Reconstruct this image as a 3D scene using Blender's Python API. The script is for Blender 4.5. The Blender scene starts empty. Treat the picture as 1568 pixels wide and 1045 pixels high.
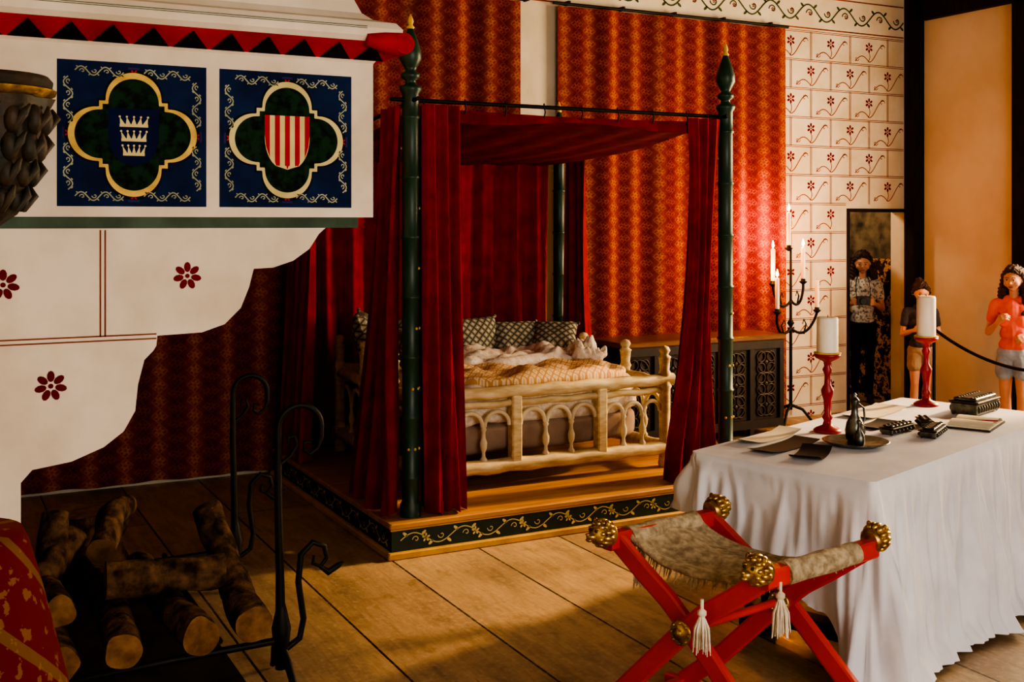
import bpy, math, random
from mathutils import Vector, Matrix, noise
random.seed(7)
D=bpy.data; scene=bpy.context.scene
sin,cos,pi=math.sin,math.cos,math.pi
V=Vector
# ------------------------------------------------------------------ materials
def lin(h,a=1.0):
    h=h.lstrip('#'); o=[]
    for i in (0,2,4):
        c=int(h[i:i+2],16)/255
        o.append(c/12.92 if c<=.04045 else ((c+.055)/1.055)**2.4)
    return (*o,a)
class E:
    """tiny expression wrapper over shader math nodes"""
    def __init__(s,nt,x): s.nt=nt; s.x=x
    def _m(s,op,*a):
        n=s.nt.nodes.new('ShaderNodeMath'); n.operation=op
        for i,q in enumerate(a):
            q=q.x if isinstance(q,E) else q
            if isinstance(q,(int,float)): n.inputs[i].default_value=q
            else: s.nt.links.new(q,n.inputs[i])
        return E(s.nt,n.outputs[0])
    def __add__(s,o): return s._m('ADD',s,o)
    def __sub__(s,o): return s._m('SUBTRACT',s,o)
    def __mul__(s,o): return s._m('MULTIPLY',s,o)
    def __truediv__(s,o): return s._m('DIVIDE',s,o)
    def fract(s): return s._m('FRACT',s)
    def floor(s): return s._m('FLOOR',s)
    def abs(s): return s._m('ABSOLUTE',s)
    def sin(s): return s._m('SINE',s)
    def sqrt(s): return s._m('SQRT',s)
    def lt(s,o): return s._m('LESS_THAN',s,o)
    def gt(s,o): return s._m('GREATER_THAN',s,o)
    def mx(s,o): return s._m('MAXIMUM',s,o)
    def mn(s,o): return s._m('MINIMUM',s,o)
    def atan2(s,o): return s._m('ARCTAN2',s,o)
def base(name,rough=.6,metal=0):
    m=D.materials.new(name); m.use_nodes=True; nt=m.node_tree
    b=nt.nodes['Principled BSDF']; b.inputs['Roughness'].default_value=rough; b.inputs['Metallic'].default_value=metal
    if rough>=.75 and not metal: b.inputs['Specular IOR Level'].default_value=.2
    return m,nt,b
def coords(nt):
    tc=nt.nodes.new('ShaderNodeTexCoord'); sp=nt.nodes.new('ShaderNodeSeparateXYZ')
    nt.links.new(tc.outputs['Object'],sp.inputs[0])
    return tc.outputs['Object'],E(nt,sp.outputs[0]),E(nt,sp.outputs[1]),E(nt,sp.outputs[2])
def tex(nt,vec,scale,detail=4,rough=.55):
    n=nt.nodes.new('ShaderNodeTexNoise'); n.inputs['Scale'].default_value=scale; n.inputs['Detail'].default_value=detail
    n.inputs['Roughness'].default_value=rough
    nt.links.new(vec,n.inputs['Vector']); return n.outputs['Fac']
def mixc(nt,fac,a,b,mode='MIX'):
    n=nt.nodes.new('ShaderNodeMix'); n.data_type='RGBA'; n.blend_type=mode
    for i,q in ((0,fac),(6,a),(7,b)):
        q=q.x if isinstance(q,E) else q
        if isinstance(q,(int,float,tuple)): n.inputs[i].default_value=q
        else: nt.links.new(q,n.inputs[i])
    return n.outputs[2]
def ramp(nt,x,a,b):
    n=nt.nodes.new('ShaderNodeMapRange'); n.inputs[1].default_value=a; n.inputs[2].default_value=b
    nt.links.new(x.x if isinstance(x,E) else x,n.inputs[0]); return n.outputs[0]
def bumpn(nt,b,h,strength=.3,dist=.01):
    n=nt.nodes.new('ShaderNodeBump'); n.inputs['Strength'].default_value=strength; n.inputs['Distance'].default_value=dist
    nt.links.new(h.x if isinstance(h,E) else h,n.inputs['Height']); nt.links.new(n.outputs[0],b.inputs['Normal'])
def mat(name,c,c2=None,rough=.6,metal=0,vs=6,bump=.15,bs=40,lo=.35,hi=.65,stretch=None,bd=.004):
    m,nt,b=base(name,rough,metal)
    vec,x,y,z=coords(nt)
    if stretch:
        mp=nt.nodes.new('ShaderNodeMapping'); mp.inputs['Scale'].default_value=stretch
        nt.links.new(vec,mp.inputs[0]); vec=mp.outputs[0]
    ca=lin(c); cb=lin(c2) if c2 else tuple(q*.72 for q in ca[:3])+(1,)
    nt.links.new(mixc(nt,ramp(nt,tex(nt,vec,vs),lo,hi),ca,cb),b.inputs['Base Color'])
    if bump: bumpn(nt,b,tex(nt,vec,bs),bump,bd)
    return m
def emit(name,c,s):
    m,nt,b=base(name); b.inputs['Emission Color'].default_value=lin(c); b.inputs['Emission Strength'].default_value=s
    b.inputs['Base Color'].default_value=lin(c); return m

plaster=mat('limewash','#E0D7C2','#CFC2A6',.85,vs=2.5,bump=.25,bs=25)
plaster2=mat('ochre_plaster','#DCC9B2','#CFB99C',.85,vs=1.5,bump=.2,bs=20)
ceilm=mat('ceiling_plaster','#6A5E4C','#5A4E3E',.9)
hoodwhite=mat('hood_limewash','#EADFCE','#D8CAB5',.8,vs=4,bump=.2,bs=30)
hoodgreen=mat('green_trim','#56695A','#425244',.8)
redpaint=mat('red_paint','#7E1620','#5E0F16',.8)
brightred=mat('chair_red_lacquer','#D42712','#BA1D0E',.35,vs=3,bump=.04)
redstick=mat('red_turned_wood','#B0222A','#8E1A20',.4,bump=.05)
black=mat('black_iron','#12100D','#1C1712',.55,metal=.5,vs=20,bump=.3)
blackpaint=mat('black_paint','#14110E','#0C0A08',.8)
timber=mat('black_timber','#1B130D','#2B1D12',.75,vs=5,bs=20,stretch=(8,8,1))
navy=mat('navy_paint','#142C56','#0D1E40',.85,vs=8)
dgreen=mat('dark_green_paint','#15351F','#08130C',.85,vs=30,lo=.42,hi=.58)
postgreen=mat('post_green','#1B4231','#143426',.42,vs=6,bump=.08)
platgreen=mat('platform_green','#18352A','#102619',.6)
gold=mat('gold_paint','#E2C05C','#C49E40',.6,vs=20)
brass=mat('gilded_brass','#D9B866','#8E6828',.32,metal=.85,vs=35,bump=.3,bs=60)
palegold=mat('pale_gold','#DCD098','#C2B67A',.75)
ivory=mat('ivory_vine','#AEB296','#90947A',.8)
redstripe=mat('heraldic_red','#BE2228','#9E181C',.8)
velvet=mat('red_velvet','#A0101A','#800B13',.8,vs=9,bump=.25,bs=120)
velvet.node_tree.nodes['Principled BSDF'].inputs['Sheen Weight'].default_value=.25
velvet.node_tree.nodes['Principled BSDF'].inputs['Sheen Tint'].default_value=lin('#FF4028')
canopyred=mat('canopy_cloth','#86101C','#680C16',.85,vs=9,bump=.25,bs=120)
linen=mat('white_linen','#E4E7EF','#D6DAE4',.85,vs=5,bump=.15,bs=250)
palewood=mat('pale_limed_wood','#DDCDA4','#BCA472',.65,vs=9,bump=.3,bs=30,stretch=(1,4,4))
paint_white=mat('painted_arch','#E0D5B6','#C8B88E',.7)
mattress=mat('taupe_bedding','#A4907E','#8A7566',.9,vs=5,bs=80)
furw=mat('white_fur','#EFE9DC','#CFC0A8',.95,vs=26,bump=1,bs=90)
hide=mat('seat_woven_hide','#C2B294','#8F7E64',.95,vs=38,bump=1,bs=150)
platwood=mat('platform_boards','#C08C4A','#9C7038',.5,vs=3,bs=20,stretch=(1,10,1))
goldtrim=mat('platform_gold_trim','#D0A452','#B08636',.5)
darkoak=mat('dark_oak','#281A0F','#180F08',.5,vs=10,bs=40)
oaktop=mat('oak_top','#7E5430','#5E3D20',.35,vs=4,bs=30,stretch=(1,8,8))
bark=mat('log_bark','#76593E','#2A1C12',.95,vs=16,bump=1,bs=30,lo=.32,hi=.62,bd=.012)
logend=mat('log_end','#96704A','#65472C',.9,vs=14)
wax=mat('candle_wax','#F4EEDF','#EBE2CF',.5,bump=0)
wax.node_tree.nodes['Principled BSDF'].inputs['Subsurface Weight'].default_value=.2
flame=emit('flame','#FFC268',30)
pewter=mat('pewter','#7A7C72','#484A44',.35,metal=.9,vs=30,bump=.2)
leather=mat('dark_leather','#1A1410','#28201A',.7,vs=10)
paper=mat('parchment','#E8E0CC','#D5CAB0',.8)
darkbronze=mat('carved_bronze','#1F2319','#40301E',.6,metal=.1,vs=14,bump=.8,bs=30)
skinm=mat('skin','#D29A7A','#C28668',.5,bump=.02)
hairm=mat('brown_hair','#4A2C1A','#2A180E',.6,vs=30,bump=.4,bs=90,stretch=(6,6,1))
shirtw=mat('patterned_top','#D6D0C6','#77726C',.8,vs=45,lo=.5,hi=.58)
shirtg=mat('grey_tshirt','#4E4A4A','#343032',.85)
shirtp=mat('coral_tshirt','#F27A6C','#E46454',.8,vs=8)
shorts_d=mat('dark_trousers','#1C1B20','#121216',.8)
shorts_k=mat('khaki_shorts','#A98B70','#8F745C',.85)
shorts_b=mat('denim_shorts','#A9B4C6','#8592A8',.85)
shoe=mat('shoe','#2A2522','#1C1917',.6)
eyew=mat('eye_white','#CFC4B6','#CFC4B6',.3,bump=0)
lip=mat('lips','#A0524A','#8A3F36',.5,bump=0)
phone=mat('camera_body','#101012','#18181A',.35,bump=0)
ropem=mat('rope_black','#1A1512','#2A221C',.8,bs=200,bump=.6)
ash=mat('hearth_stone_dark','#33281D','#1E160E',.9,vs=6)
lred=mat('red_line_paint','#94503A','#7E4030',.8); fred=mat('flower_red','#7E141C','#66101A',.8); lolive=mat('vine_olive','#4A5636','#3A452A',.8)
cornicered=mat('cornice_red','#BC181C','#9E1216',.8)
mviolet=mat('violet_paint','#3A3470','#2C2858',.85); mshield=mat('shield_blue','#0C1A48','#081236',.85)

def tapestry_mat():
    m,nt,b=base('brocade_hanging',.95); b.inputs['Specular IOR Level'].default_value=0
    vec,x,y,z=coords(nt)
    cw=.108; ch=.098
    col=(x/cw).floor(); 
    fx=(x/cw).fract()-.5; fz=((z/ch)+col*.5).fract()-.5
    r=(fx*fx+fz*fz).sqrt(); a=fz.atan2(fx)
    pet=(a*6).sin()*.07
    dot=r.lt(pet+.24)
    dia=((fx.abs()+fz.abs())-.47).abs().lt(.06)
    core=r.lt(.09)
    orn=(dot.mx(dia*.6))
    orn=orn._m('SUBTRACT',orn,core*.7).mx(0)
    ns=tex(nt,vec,45,4)
    stripe=((x*(2*pi/(cw*2))).sin()*.5+.5)
    c1=mixc(nt,stripe,lin('#62130A'),lin('#983A12'))
    c2=mixc(nt,stripe,lin('#964012'),lin('#C87E26'))
    c=mixc(nt,orn*.6,c1,c2)
    c=mixc(nt,ramp(nt,ns,.35,.65),c,mixc(nt,.4,c,lin('#4A1008')))
    nt.links.new(c,b.inputs['Base Color']); bumpn(nt,b,orn+E(nt,ns)*.6,.3,.003)
    return m
tapm=tapestry_mat()
def floor_mat():
    m,nt,b=base('worn_floor_slabs',.5); vec,x,y,z=coords(nt)
    cb=nt.nodes.new('ShaderNodeCombineXYZ'); nt.links.new((y+.45).x,cb.inputs[0]); nt.links.new((x-2.08+4.8).x,cb.inputs[1])
    br=nt.nodes.new('ShaderNodeTexBrick'); nt.links.new(cb.outputs[0],br.inputs['Vector'])
    br.inputs['Scale'].default_value=1; br.inputs['Brick Width'].default_value=7.0; br.inputs['Row Height'].default_value=.48
    br.inputs['Mortar Size'].default_value=.006; br.inputs['Mortar Smooth'].default_value=.2
    br.inputs['Color1'].default_value=lin('#BFA47E'); br.inputs['Color2'].default_value=lin('#957C60'); br.inputs['Mortar'].default_value=lin('#1E140D')
    mp=nt.nodes.new('ShaderNodeMapping'); mp.inputs['Scale'].default_value=(2.6,.5,1); nt.links.new(vec,mp.inputs[0])
    mp2=nt.nodes.new('ShaderNodeMapping'); mp2.inputs['Scale'].default_value=(12,1,1); nt.links.new(vec,mp2.inputs[0])
    n1=tex(nt,mp.outputs[0],2.6,7,.65); n2=tex(nt,vec,40,4); n3=tex(nt,vec,6,6,.7); n4=tex(nt,mp2.outputs[0],4,5,.6)
    c=mixc(nt,ramp(nt,n1,.4,.66),br.outputs['Color'],mixc(nt,.5,br.outputs['Color'],lin('#5E4A34')))
    c=mixc(nt,ramp(nt,n3,.52,.68),c,mixc(nt,.35,c,lin('#4A3824')))
    c=mixc(nt,ramp(nt,n4,.5,.7),c,mixc(nt,.25,c,lin('#54402A')))
    c=mixc(nt,ramp(nt,n2,.5,.75),c,mixc(nt,.3,c,lin('#D8C4A0')))
    nt.links.new(c,b.inputs['Base Color'])
    h=E(nt,br.outputs['Fac'])*-1.0+E(nt,n2)*.25+E(nt,n1)*.7+E(nt,n3)*.3+E(nt,n4)*.3
    bumpn(nt,b,h,.5,.006)
    nt.links.new(ramp(nt,n1,.1,1.0),b.inputs['Roughness'])
    return m
floorm=floor_mat()
def plaid(name,c1,c2,s,c3=None):
    m,nt,b=base(name,.9); vec,x,y,z=coords(nt)
    f=((x+y)*s).fract()-.5; g=((y-x)*s).fract()-.5
    k=((f.abs()).lt(.13)).mx((g.abs()).lt(.13)); d=(f.abs()+g.abs()).gt(.78)
    c=mixc(nt,k,lin(c1),lin(c2)); c=mixc(nt,d,c,lin(c3 or c1))
    nt.links.new(c,b.inputs['Base Color']); bumpn(nt,b,k,.3,.003); return m
pillowm=plaid('olive_diamond_wool','#8E8A76','#4C4A40',18,'#BDB8A4')
blanketm=plaid('cream_weave','#E8D4AE','#CE9C62',20,'#DDB880')
def marble():
    m,nt,b=base('gold_veined_marbling',.5); vec,x,y,z=coords(nt)
    n=E(nt,tex(nt,vec,3.2,6,.7)); k=(n-.5).abs().lt(.022)
    nt.links.new(mixc(nt,k,lin('#3A1C10'),lin('#D89A48')),b.inputs['Base Color']); return m
marblem=marble()
oldpaint=mat('faded_painting','#86745C','#38312A',.8,vs=7)
def redgold():
    m,nt,b=base('red_gold_painted',.85); vec,x,y,z=coords(nt)
    a=y.atan2(x); k=((a*2.5+z*12).sin().abs()).lt(.22)
    n=E(nt,tex(nt,vec,25)); k2=n.gt(.6)
    c=mixc(nt,k,lin('#600D13'),lin('#6E4A20')); c=mixc(nt,k2*.5,c,lin('#8E6A2E'))
    nt.links.new(c,b.inputs['Base Color']); return m
redgoldm=redgold()

# ------------------------------------------------------------------ mesh builder
def ico(center,rad,n=8,m=12):
    vs=[];fs=[]
    for i in range(n+1):
        t=pi*i/n
        for j in range(m):
            p=2*pi*j/m; vs.append((center[0]+rad[0]*sin(t)*cos(p),center[1]+rad[1]*sin(t)*sin(p),center[2]+rad[2]*cos(t)))
    for i in range(n):
        for j in range(m):
            fs.append((i*m+j,(i+1)*m+j,(i+1)*m+(j+1)%m,i*m+(j+1)%m))
    return vs,fs
class MB:
    def __init__(s): s.v=[];s.f=[];s.m=[];s.mats=[];s.s=[]
    def add(s,vs,fs,mt,smooth=False,M=None):
        if mt not in s.mats: s.mats.append(mt)
        k=s.mats.index(mt); o=len(s.v)
        if M is not None: vs=[M@V(p) for p in vs]
        s.v+= [tuple(p) for p in vs]
        for f in fs: s.f.append(tuple(o+i for i in f)); s.m.append(k); s.s.append(smooth)
    def box(s,a,b,mt,M=None):
        x0,y0,z0=a;x1,y1,z1=b
        vs=[(x0,y0,z0),(x1,y0,z0),(x1,y1,z0),(x0,y1,z0),(x0,y0,z1),(x1,y0,z1),(x1,y1,z1),(x0,y1,z1)]
        s.add(vs,[(0,3,2,1),(4,5,6,7),(0,1,5,4),(1,2,6,5),(2,3,7,6),(3,0,4,7)],mt,False,M)
    def bbox(s,a,b,mt,r=.01,M=None):
        x0,y0,z0=a;x1,y1,z1=b; vs=[]
        for (z,i) in ((z0,r),(z0+r,0),(z1-r,0),(z1,r)):
            q=[(x0+i+r,y0+i),(x1-i-r,y0+i),(x1-i,y0+i+r),(x1-i,y1-i-r),(x1-i-r,y1-i),(x0+i+r,y1-i),(x0+i,y1-i-r),(x0+i,y0+i+r)]
            vs+=[(p[0],p[1],z) for p in q]
        fs=[tuple(range(7,-1,-1)),tuple(range(24,32))]
        for k in range(3):
            for j in range(8): fs.append((k*8+j,k*8+(j+1)%8,(k+1)*8+(j+1)%8,(k+1)*8+j))
        s.add(vs,fs,mt,False,M)
    def lathe(s,prof,mt,c=(0,0,0),seg=20,M=None,cap=True,lump=None):
        vs=[];n=len(prof)
        for i,(r,z) in enumerate(prof):
            for j in range(seg):
                a=2*pi*j/seg; rr=r*(1+(lump(a,z) if lump else 0))
                vs.append((c[0]+rr*cos(a),c[1]+rr*sin(a),c[2]+z))
        fs=[(i*seg+j,i*seg+(j+1)%seg,(i+1)*seg+(j+1)%seg,(i+1)*seg+j) for i in range(n-1) for j in range(seg)]
        s.add(vs,fs,mt,True,M)
        if cap: s.add([vs[j] for j in range(seg)],[tuple(range(seg-1,-1,-1))],mt,False,M); s.add(vs[-seg:],[tuple(range(seg))],mt,False,M)
    def tube(s,pts,r,mt,seg=8,capmat=None,wob=0):
        pts=[V(p) for p in pts]; n=len(pts); rr=r if isinstance(r,(list,tuple)) else [r]*n
        t=(pts[1]-pts[0]).normalized(); u=t.orthogonal().normalized(); vs=[]
        for i in range(n):
            tt=(pts[min(i+1,n-1)]-pts[max(i-1,0)])
            if tt.length>1e-9: tt.normalize()
            else: tt=t
            u=(u-tt*u.dot(tt))
            if u.length<1e-6: u=tt.orthogonal()
            u.normalize(); w=tt.cross(u)
            for j in range(seg):
                a=2*pi*j/seg; q=rr[i]
                if wob: q*=1+wob*noise.noise(pts[i]*8+V((cos(a),sin(a),0))*.9)
                vs.append(pts[i]+u*(q*cos(a))+w*(q*sin(a)))
        fs=[(i*seg+j,i*seg+(j+1)%seg,(i+1)*seg+(j+1)%seg,(i+1)*seg+j) for i in range(n-1) for j in range(seg)]
        s.add(vs,fs,mt,True)
        cm=capmat or mt
        s.add(vs[:seg],[tuple(range(seg-1,-1,-1))],cm); s.add(vs[-seg:],[tuple(range(seg))],cm)
    def sph(s,c,r,mt,n=8,m=12,M=None):
        if not isinstance(r,(tuple,list)): r=(r,r,r)
        vs,fs=ico(c,r,n,m); s.add(vs,fs,mt,True,M)
    def sweep(s,pts,w,h,side,mt):
        """rectangular-section bar; w measured along 'side', h in-plane"""
        pts=[V(p) for p in pts]; side=V(side).normalized(); vs=[];n=len(pts)
        for i in range(n):
            t=(pts[min(i+1,n-1)]-pts[max(i-1,0)]).normalized(); nn=t.cross(side).normalized()
            c=.25
            for (a,b) in ((-1,-1+c),(-1+c,-1),(1-c,-1),(1,-1+c),(1,1-c),(1-c,1),(-1+c,1),(-1,1-c)):
                vs.append(pts[i]+side*(a*w/2)+nn*(b*h/2))
        fs=[(i*8+j,i*8+(j+1)%8,(i+1)*8+(j+1)%8,(i+1)*8+j) for i in range(n-1) for j in range(8)]
        fs+=[tuple(range(7,-1,-1)),tuple(range((n-1)*8,n*8))]
        s.add(vs,fs,mt)
    def grid(s,fn,nu,nv,mt,closed=False):
        vs=[fn(i/nu,j/nv) for j in range(nv+1) for i in range(nu+(0 if closed else 1))]
        w=nu if closed else nu+1
        fs=[(j*w+i,j*w+(i+1)%w,(j+1)*w+(i+1)%w,(j+1)*w+i) for j in range(nv) for i in range(nu)]
        s.add(vs,fs,mt,True)
    def done(s,name,parent=None):
        me=D.meshes.new(name)
        me.from_pydata(s.v,[],s.f); 
        for m in s.mats: me.materials.append(m)
        me.polygons.foreach_set('material_index',s.m); me.polygons.foreach_set('use_smooth',s.s); me.update()
        o=D.objects.new(name,me); scene.collection.objects.link(o)
        if parent: o.parent=parent
        return o
def empty(name):
    o=D.objects.new(name,None); o.empty_display_size=.1; scene.collection.objects.link(o); return o
# painting on planes -------------------------------------------------
class Pl:
    def __init__(s,o,ex,ey,n): s.o=V(o);s.ex=V(ex);s.ey=V(ey);s.n=V(n)
    def p(s,u,v,h=.002): return s.o+s.ex*u+s.ey*v+s.n*h
def fan(mb,pl,c,pts,mt,h=.002):
    vs=[pl.p(c[0],c[1],h)]+[pl.p(a,b,h) for a,b in pts]; n=len(pts)
    mb.add(vs,[(0,1+i,1+(i+1)%n) for i in range(n)],mt)
def ngon(mb,pl,pts,mt,h=.002):
    mb.add([pl.p(a,b,h) for a,b in pts],[tuple(range(len(pts)))],mt)
def ribbon(mb,pl,pts,w,mt,h=.002,taper=False):
    vs=[];n=len(pts)
    for i in range(n):
        a=pts[max(i-1,0)];b=pts[min(i+1,n-1)]; dx,dy=b[0]-a[0],b[1]-a[1]; l=math.hypot(dx,dy) or 1
        ww=w*.5*((1-.7*i/(n-1)) if taper else 1)
        vs+=[pl.p(pts[i][0]-dy/l*ww,pts[i][1]+dx/l*ww,h),pl.p(pts[i][0]+dy/l*ww,pts[i][1]-dx/l*ww,h)]
    mb.add(vs,[(2*i,2*i+1,2*i+3,2*i+2) for i in range(n-1)],mt)
def disc(mb,pl,c,r,mt,h=.002,n=12,ry=None,rot=0):
    ry=ry or r; P=[]
    for i in range(n):
        a=2*pi*i/n; x,y=r*cos(a),ry*sin(a); P.append((c[0]+x*cos(rot)-y*sin(rot),c[1]+x*sin(rot)+y*cos(rot)))
    fan(mb,pl,c,P,mt,h)
def flower(mb,pl,c,r,mt,h=.002,n=6,rot=0,cm=None):
    for k in range(n):
        a=2*pi*k/n+pi/2+rot; disc(mb,pl,(c[0]+cos(a)*r*.62,c[1]+sin(a)*r*.62),r*.36,mt,h,10,r*.23,a)
    disc(mb,pl,c,r*.16,cm or mt,h)
def spiral(c,r0,a0,turns,sgn=1,n=14,r1=.15):
    return [(c[0]+r0*(1-(1-r1)*i/n)*cos(a0+sgn*turns*2*pi*i/n),c[1]+r0*(1-(1-r1)*i/n)*sin(a0+sgn*turns*2*pi*i/n)) for i in range(n+1)]
def vine(mb,pl,u0,u1,v,amp,period,mt,w,h=.002,vert=False,flowermat=None):
    L=u1-u0; nw=max(1,round(L/period)); per=L/nw
    f=(lambda a,b:(b,a)) if vert else (lambda a,b:(a,b))
    N=nw*16
    ribbon(mb,pl,[f(u0+L*i/N,v+amp*sin(2*pi*nw*i/N)) for i in range(N+1)],w,mt,h)
    for k in range(nw*2):
        sg=1 if k%2==0 else -1
        cx=u0+per*(k+.5)/2
        ribbon(mb,pl,[f(a,b) for a,b in spiral((cx+per*.05,v-sg*amp*.1),amp*.62,pi,.9,-sg)],w*.8,mt,h)
        for q in (-.16,.2):
            c=f(cx+per*q,v+sg*amp*.95*(.4 if q<0 else .35)+sg*amp*.5)
            disc(mb,pl,c,per*.06,mt,h,8,per*.028,(pi/2 if vert else 0)+sg*.7*(1 if q>0 else -1))
        if flowermat: flower(mb,pl,f(cx+per*.05,v-sg*amp*.1),amp*.3,flowermat,h+.0006,5)

# ------------------------------------------------------------------ room shell
XL,XR,YB,YF,ZC=-.6,8.17,7.55,-2.2,4.0
mb=MB(); mb.box((XL-.2,YF-.2,-.1),(XR+.2,YB+2.6,0),floorm); floor=mb.done('floor')
mb=MB(); mb.box((XL-.2,YF-.2,ZC),(XR+.2,YB+2.6,ZC+.1),ceilm); mb.done('ceiling')
mb=MB(); DX0,DX1,DZ=7.33,8.08,1.82
mb.box((XL-.2,YB,0),(DX0,YB+.2,ZC),plaster); mb.box((DX0,YB,DZ),(DX1,YB+.2,ZC),plaster); mb.box((DX1,YB,0),(XR+.2,YB+.2,ZC),plaster)
wall_back=mb.done('wall_back')
mb=MB(); mb.box((XL-.2,YF,0),(XL,YB,ZC),plaster); mb.done('wall_left')
mb=MB(); wy0,wy1,wz0,wz1=3.35,5.75,1.0,3.2
mb.box((XR,YF,0),(XR+.2,wy0,ZC),plaster2); mb.box((XR,wy1,0),(XR+.2,YB,ZC),plaster2)
mb.box((XR,wy0,0),(XR+.2,wy1,wz0),plaster2); mb.box((XR,wy0,wz1),(XR+.2,wy1,ZC),plaster2); mb.done('wall_right')
mb=MB(); fx0,fx1=.6,4.2
mb.box((XL-.2,YF-.2,0),(fx0,YF,ZC),plaster); mb.box((fx1,YF-.2,0),(XR+.2,YF,ZC),plaster)
mb.box((fx0,YF-.2,0),(fx1,YF,1.0),plaster); mb.box((fx0,YF-.2,3.1),(fx1,YF,ZC),plaster); mb.done('wall_front')
def window(name,kind,a0,a1,z0,z1,c,n=3):
    mb=MB()
    def bx(u0,u1,q0,q1):
        if kind=='x': mb.box((c-.03,u0,q0),(c+.03,u1,q1),timber)
        else: mb.box((u0,c-.03,q0),(u1,c+.03,q1),timber)
    bx(a0,a0+.05,z0,z1);bx(a1-.05,a1,z0,z1);bx(a0+.05,a1-.05,z0,z0+.05);bx(a0+.05,a1-.05,z1-.05,z1)
    for i in range(1,n):
        u=a0+(a1-a0)*i/n; bx(u-.025,u+.025,z0+.05,z1-.05)
    return mb.done(name)
window('window_1','x',wy0,wy1,wz0,wz1,XR+.1,2); window('fill_window_2','y',fx0,fx1,1.0,3.1,YF-.1)  # second window, behind the camera, is invented to carry the front fill
mb=MB(); mb.box((DX1+.01,YB+.21,0),(DX1+.15,YB+2.39,1.35),marblem); mb.box((DX1+.01,YB+.21,1.35),(DX1+.15,YB+2.39,ZC),oldpaint)
mb.box((DX0-.6,YB+2.4,0),(DX1+.15,YB+2.6,ZC),oldpaint); mb.box((DX0-.75,YB+.21,0),(DX0-.6,YB+2.6,ZC),oldpaint); mb.done('wall_passage')
mb=MB(); mb.box((DX0+.001,YB-.01,0),(DX0+.03,YB+.19,DZ-.03),timber); mb.box((DX0+.001,YB-.01,DZ-.03),(DX1-.001,YB+.19,DZ-.001),timber); mb.done('door_1')
mb=MB(); mb.box((XR-.13,YB-.12,0),(XR-.001,YB-.001,ZC-.001),timber); mb.done('trim_1')
mb=MB(); mb.box((XR-.09,YF+.01,3.55),(XR-.001,YB-.14,ZC-.001),timber); mb.done('trim_2')
mb=MB(); mb.box((XR-.09,6.18,0),(XR-.001,6.42,3.54),timber); mb.done('trim_3')
W=Pl((0,YB,0),(1,0,0),(0,0,1),(0,-1,0))
mb=MB()
zt=3.37; rh=.252; bw=.46
x0,x1=6.45,8.03
def hl(xa,xb,z):
    for d in (-.007,.007): ribbon(mb,W,[(xa,z+d),(xb,z+d)],.0055,lred)
for r in range(14):
    z=zt-r*rh
    xe=x1 if z>DZ+.05 else DX0-.01
    if z<.05: break
    hl(x0,xe,z)
    xs=x0+(.23 if r%2 else 0)-bw
    while xs<xe:
        zb=max(z-rh,0.02)
        if xs>x0:
            for d in (-.007,.007): ribbon(mb,W,[(xs+d,z),(xs+d,zb)],.0055,lred)
        cx,cz=xs+bw*.5,z-rh*.48
        lim=xe if z-rh*.7>DZ else DX0-.01
        if cx-.1>x0-.02 and cx+.06<lim:
            flower(mb,W,(cx,cz+.03),.048,fred,n=6)
            ribbon(mb,W,[(cx-.01+.02*sin(q/10*pi),cz-.0-.1*q/10) for q in range(11)],.007,lred)
            if cx+.19<lim: ribbon(mb,W,[(cx+.0+.19*q/14,cz-.1+.16*sin(q/14*pi*.55)**2) for q in range(15)],.008,lred); ribbon(mb,W,spiral((cx+.16,cz+.04),.035,0,.8,1),.006,lred)
            if cx-.19>x0: ribbon(mb,W,[(cx-.0-.17*q/14,cz-.1+.05*sin(q/14*pi)) for q in range(15)],.008,lred); ribbon(mb,W,spiral((cx-.15,cz-.075),.028,0,.8,-1),.006,lred)
        xs+=bw
for z in (3.40,3.68): ribbon(mb,W,[(3.0,z),(x1,z)],.012,lred)
vine(mb,W,3.0,x1,3.54,.07,.42,lolive,.014,flowermat=fred)
mb.done('painted_masonry',wall_back)
# ------------------------------------------------------------------ tapestries
def hanging(xa,xb,zb,name):
    r=empty(name); mb=MB(); n=int((xb-xa)/.03)
    mb.grid(lambda u,v:(xa+(xb-xa)*u, YB-.07+.018*sin(u*(xb-xa)*11)+.012*sin(u*(xb-xa)*23+1+v), 3.36+(zb-3.36)*v),n,20,tapm)
    mb.done('cloth',r)
    mb=MB(); mb.tube([(xa-.04,YB-.06,3.38),(xb+.04,YB-.06,3.38)],.012,black)
    for q in range(int((xb-xa)/.5)+1): mb.box((xa+.1+q*.5-.01,YB-.07,3.375),(xa+.1+q*.5+.01,YB-.001,3.405),black)
    mb.done('hanging_rod',r)
hanging(XL+.05,3.97,.03,'wall_hanging'); hanging(4.31,6.56,.03,'wall_hanging')

# ------------------------------------------------------------------ fireplace hood
YH,YH2=3.6,5.95
fp=empty('fireplace_hood')
mb=MB()
mb.box((XL,YH,1.715),(1.35,YH2,2.245),hoodwhite)
mb.box((XL,YH+.012,1.68),(1.30,YH2-.012,1.715),hoodgreen)
prof=[(1.186,1.68),(1.163,1.66),(1.13,1.61),(1.075,1.572),(1.009,1.551),(.945,1.548),(.94,1.53),(.930,1.490),(.903,1.423),(.851,1.373),(.779,1.350),(.643,1.346),(.640,1.315),(.631,1.30),(.604,1.273),(.585,1.198),(.577,1.118),(.543,1.057),(.485,1.014),(.393,.979),(.284,.965),(.253,.93),(.253,0),(XL,0),(XL,1.68)]
for ya,yb in ((YH+.01,YH+.33),(YH2-.33,YH2-.01)):
    n=len(prof); vs=[(a,ya,b) for a,b in prof]+[(a,yb,b) for a,b in prof]
    mb.add(vs,[tuple(range(n)),tuple(range(2*n-1,n-1,-1))]+[(i,(i+1)%n,n+(i+1)%n,n+i) for i in range(n)],hoodwhite)
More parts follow.
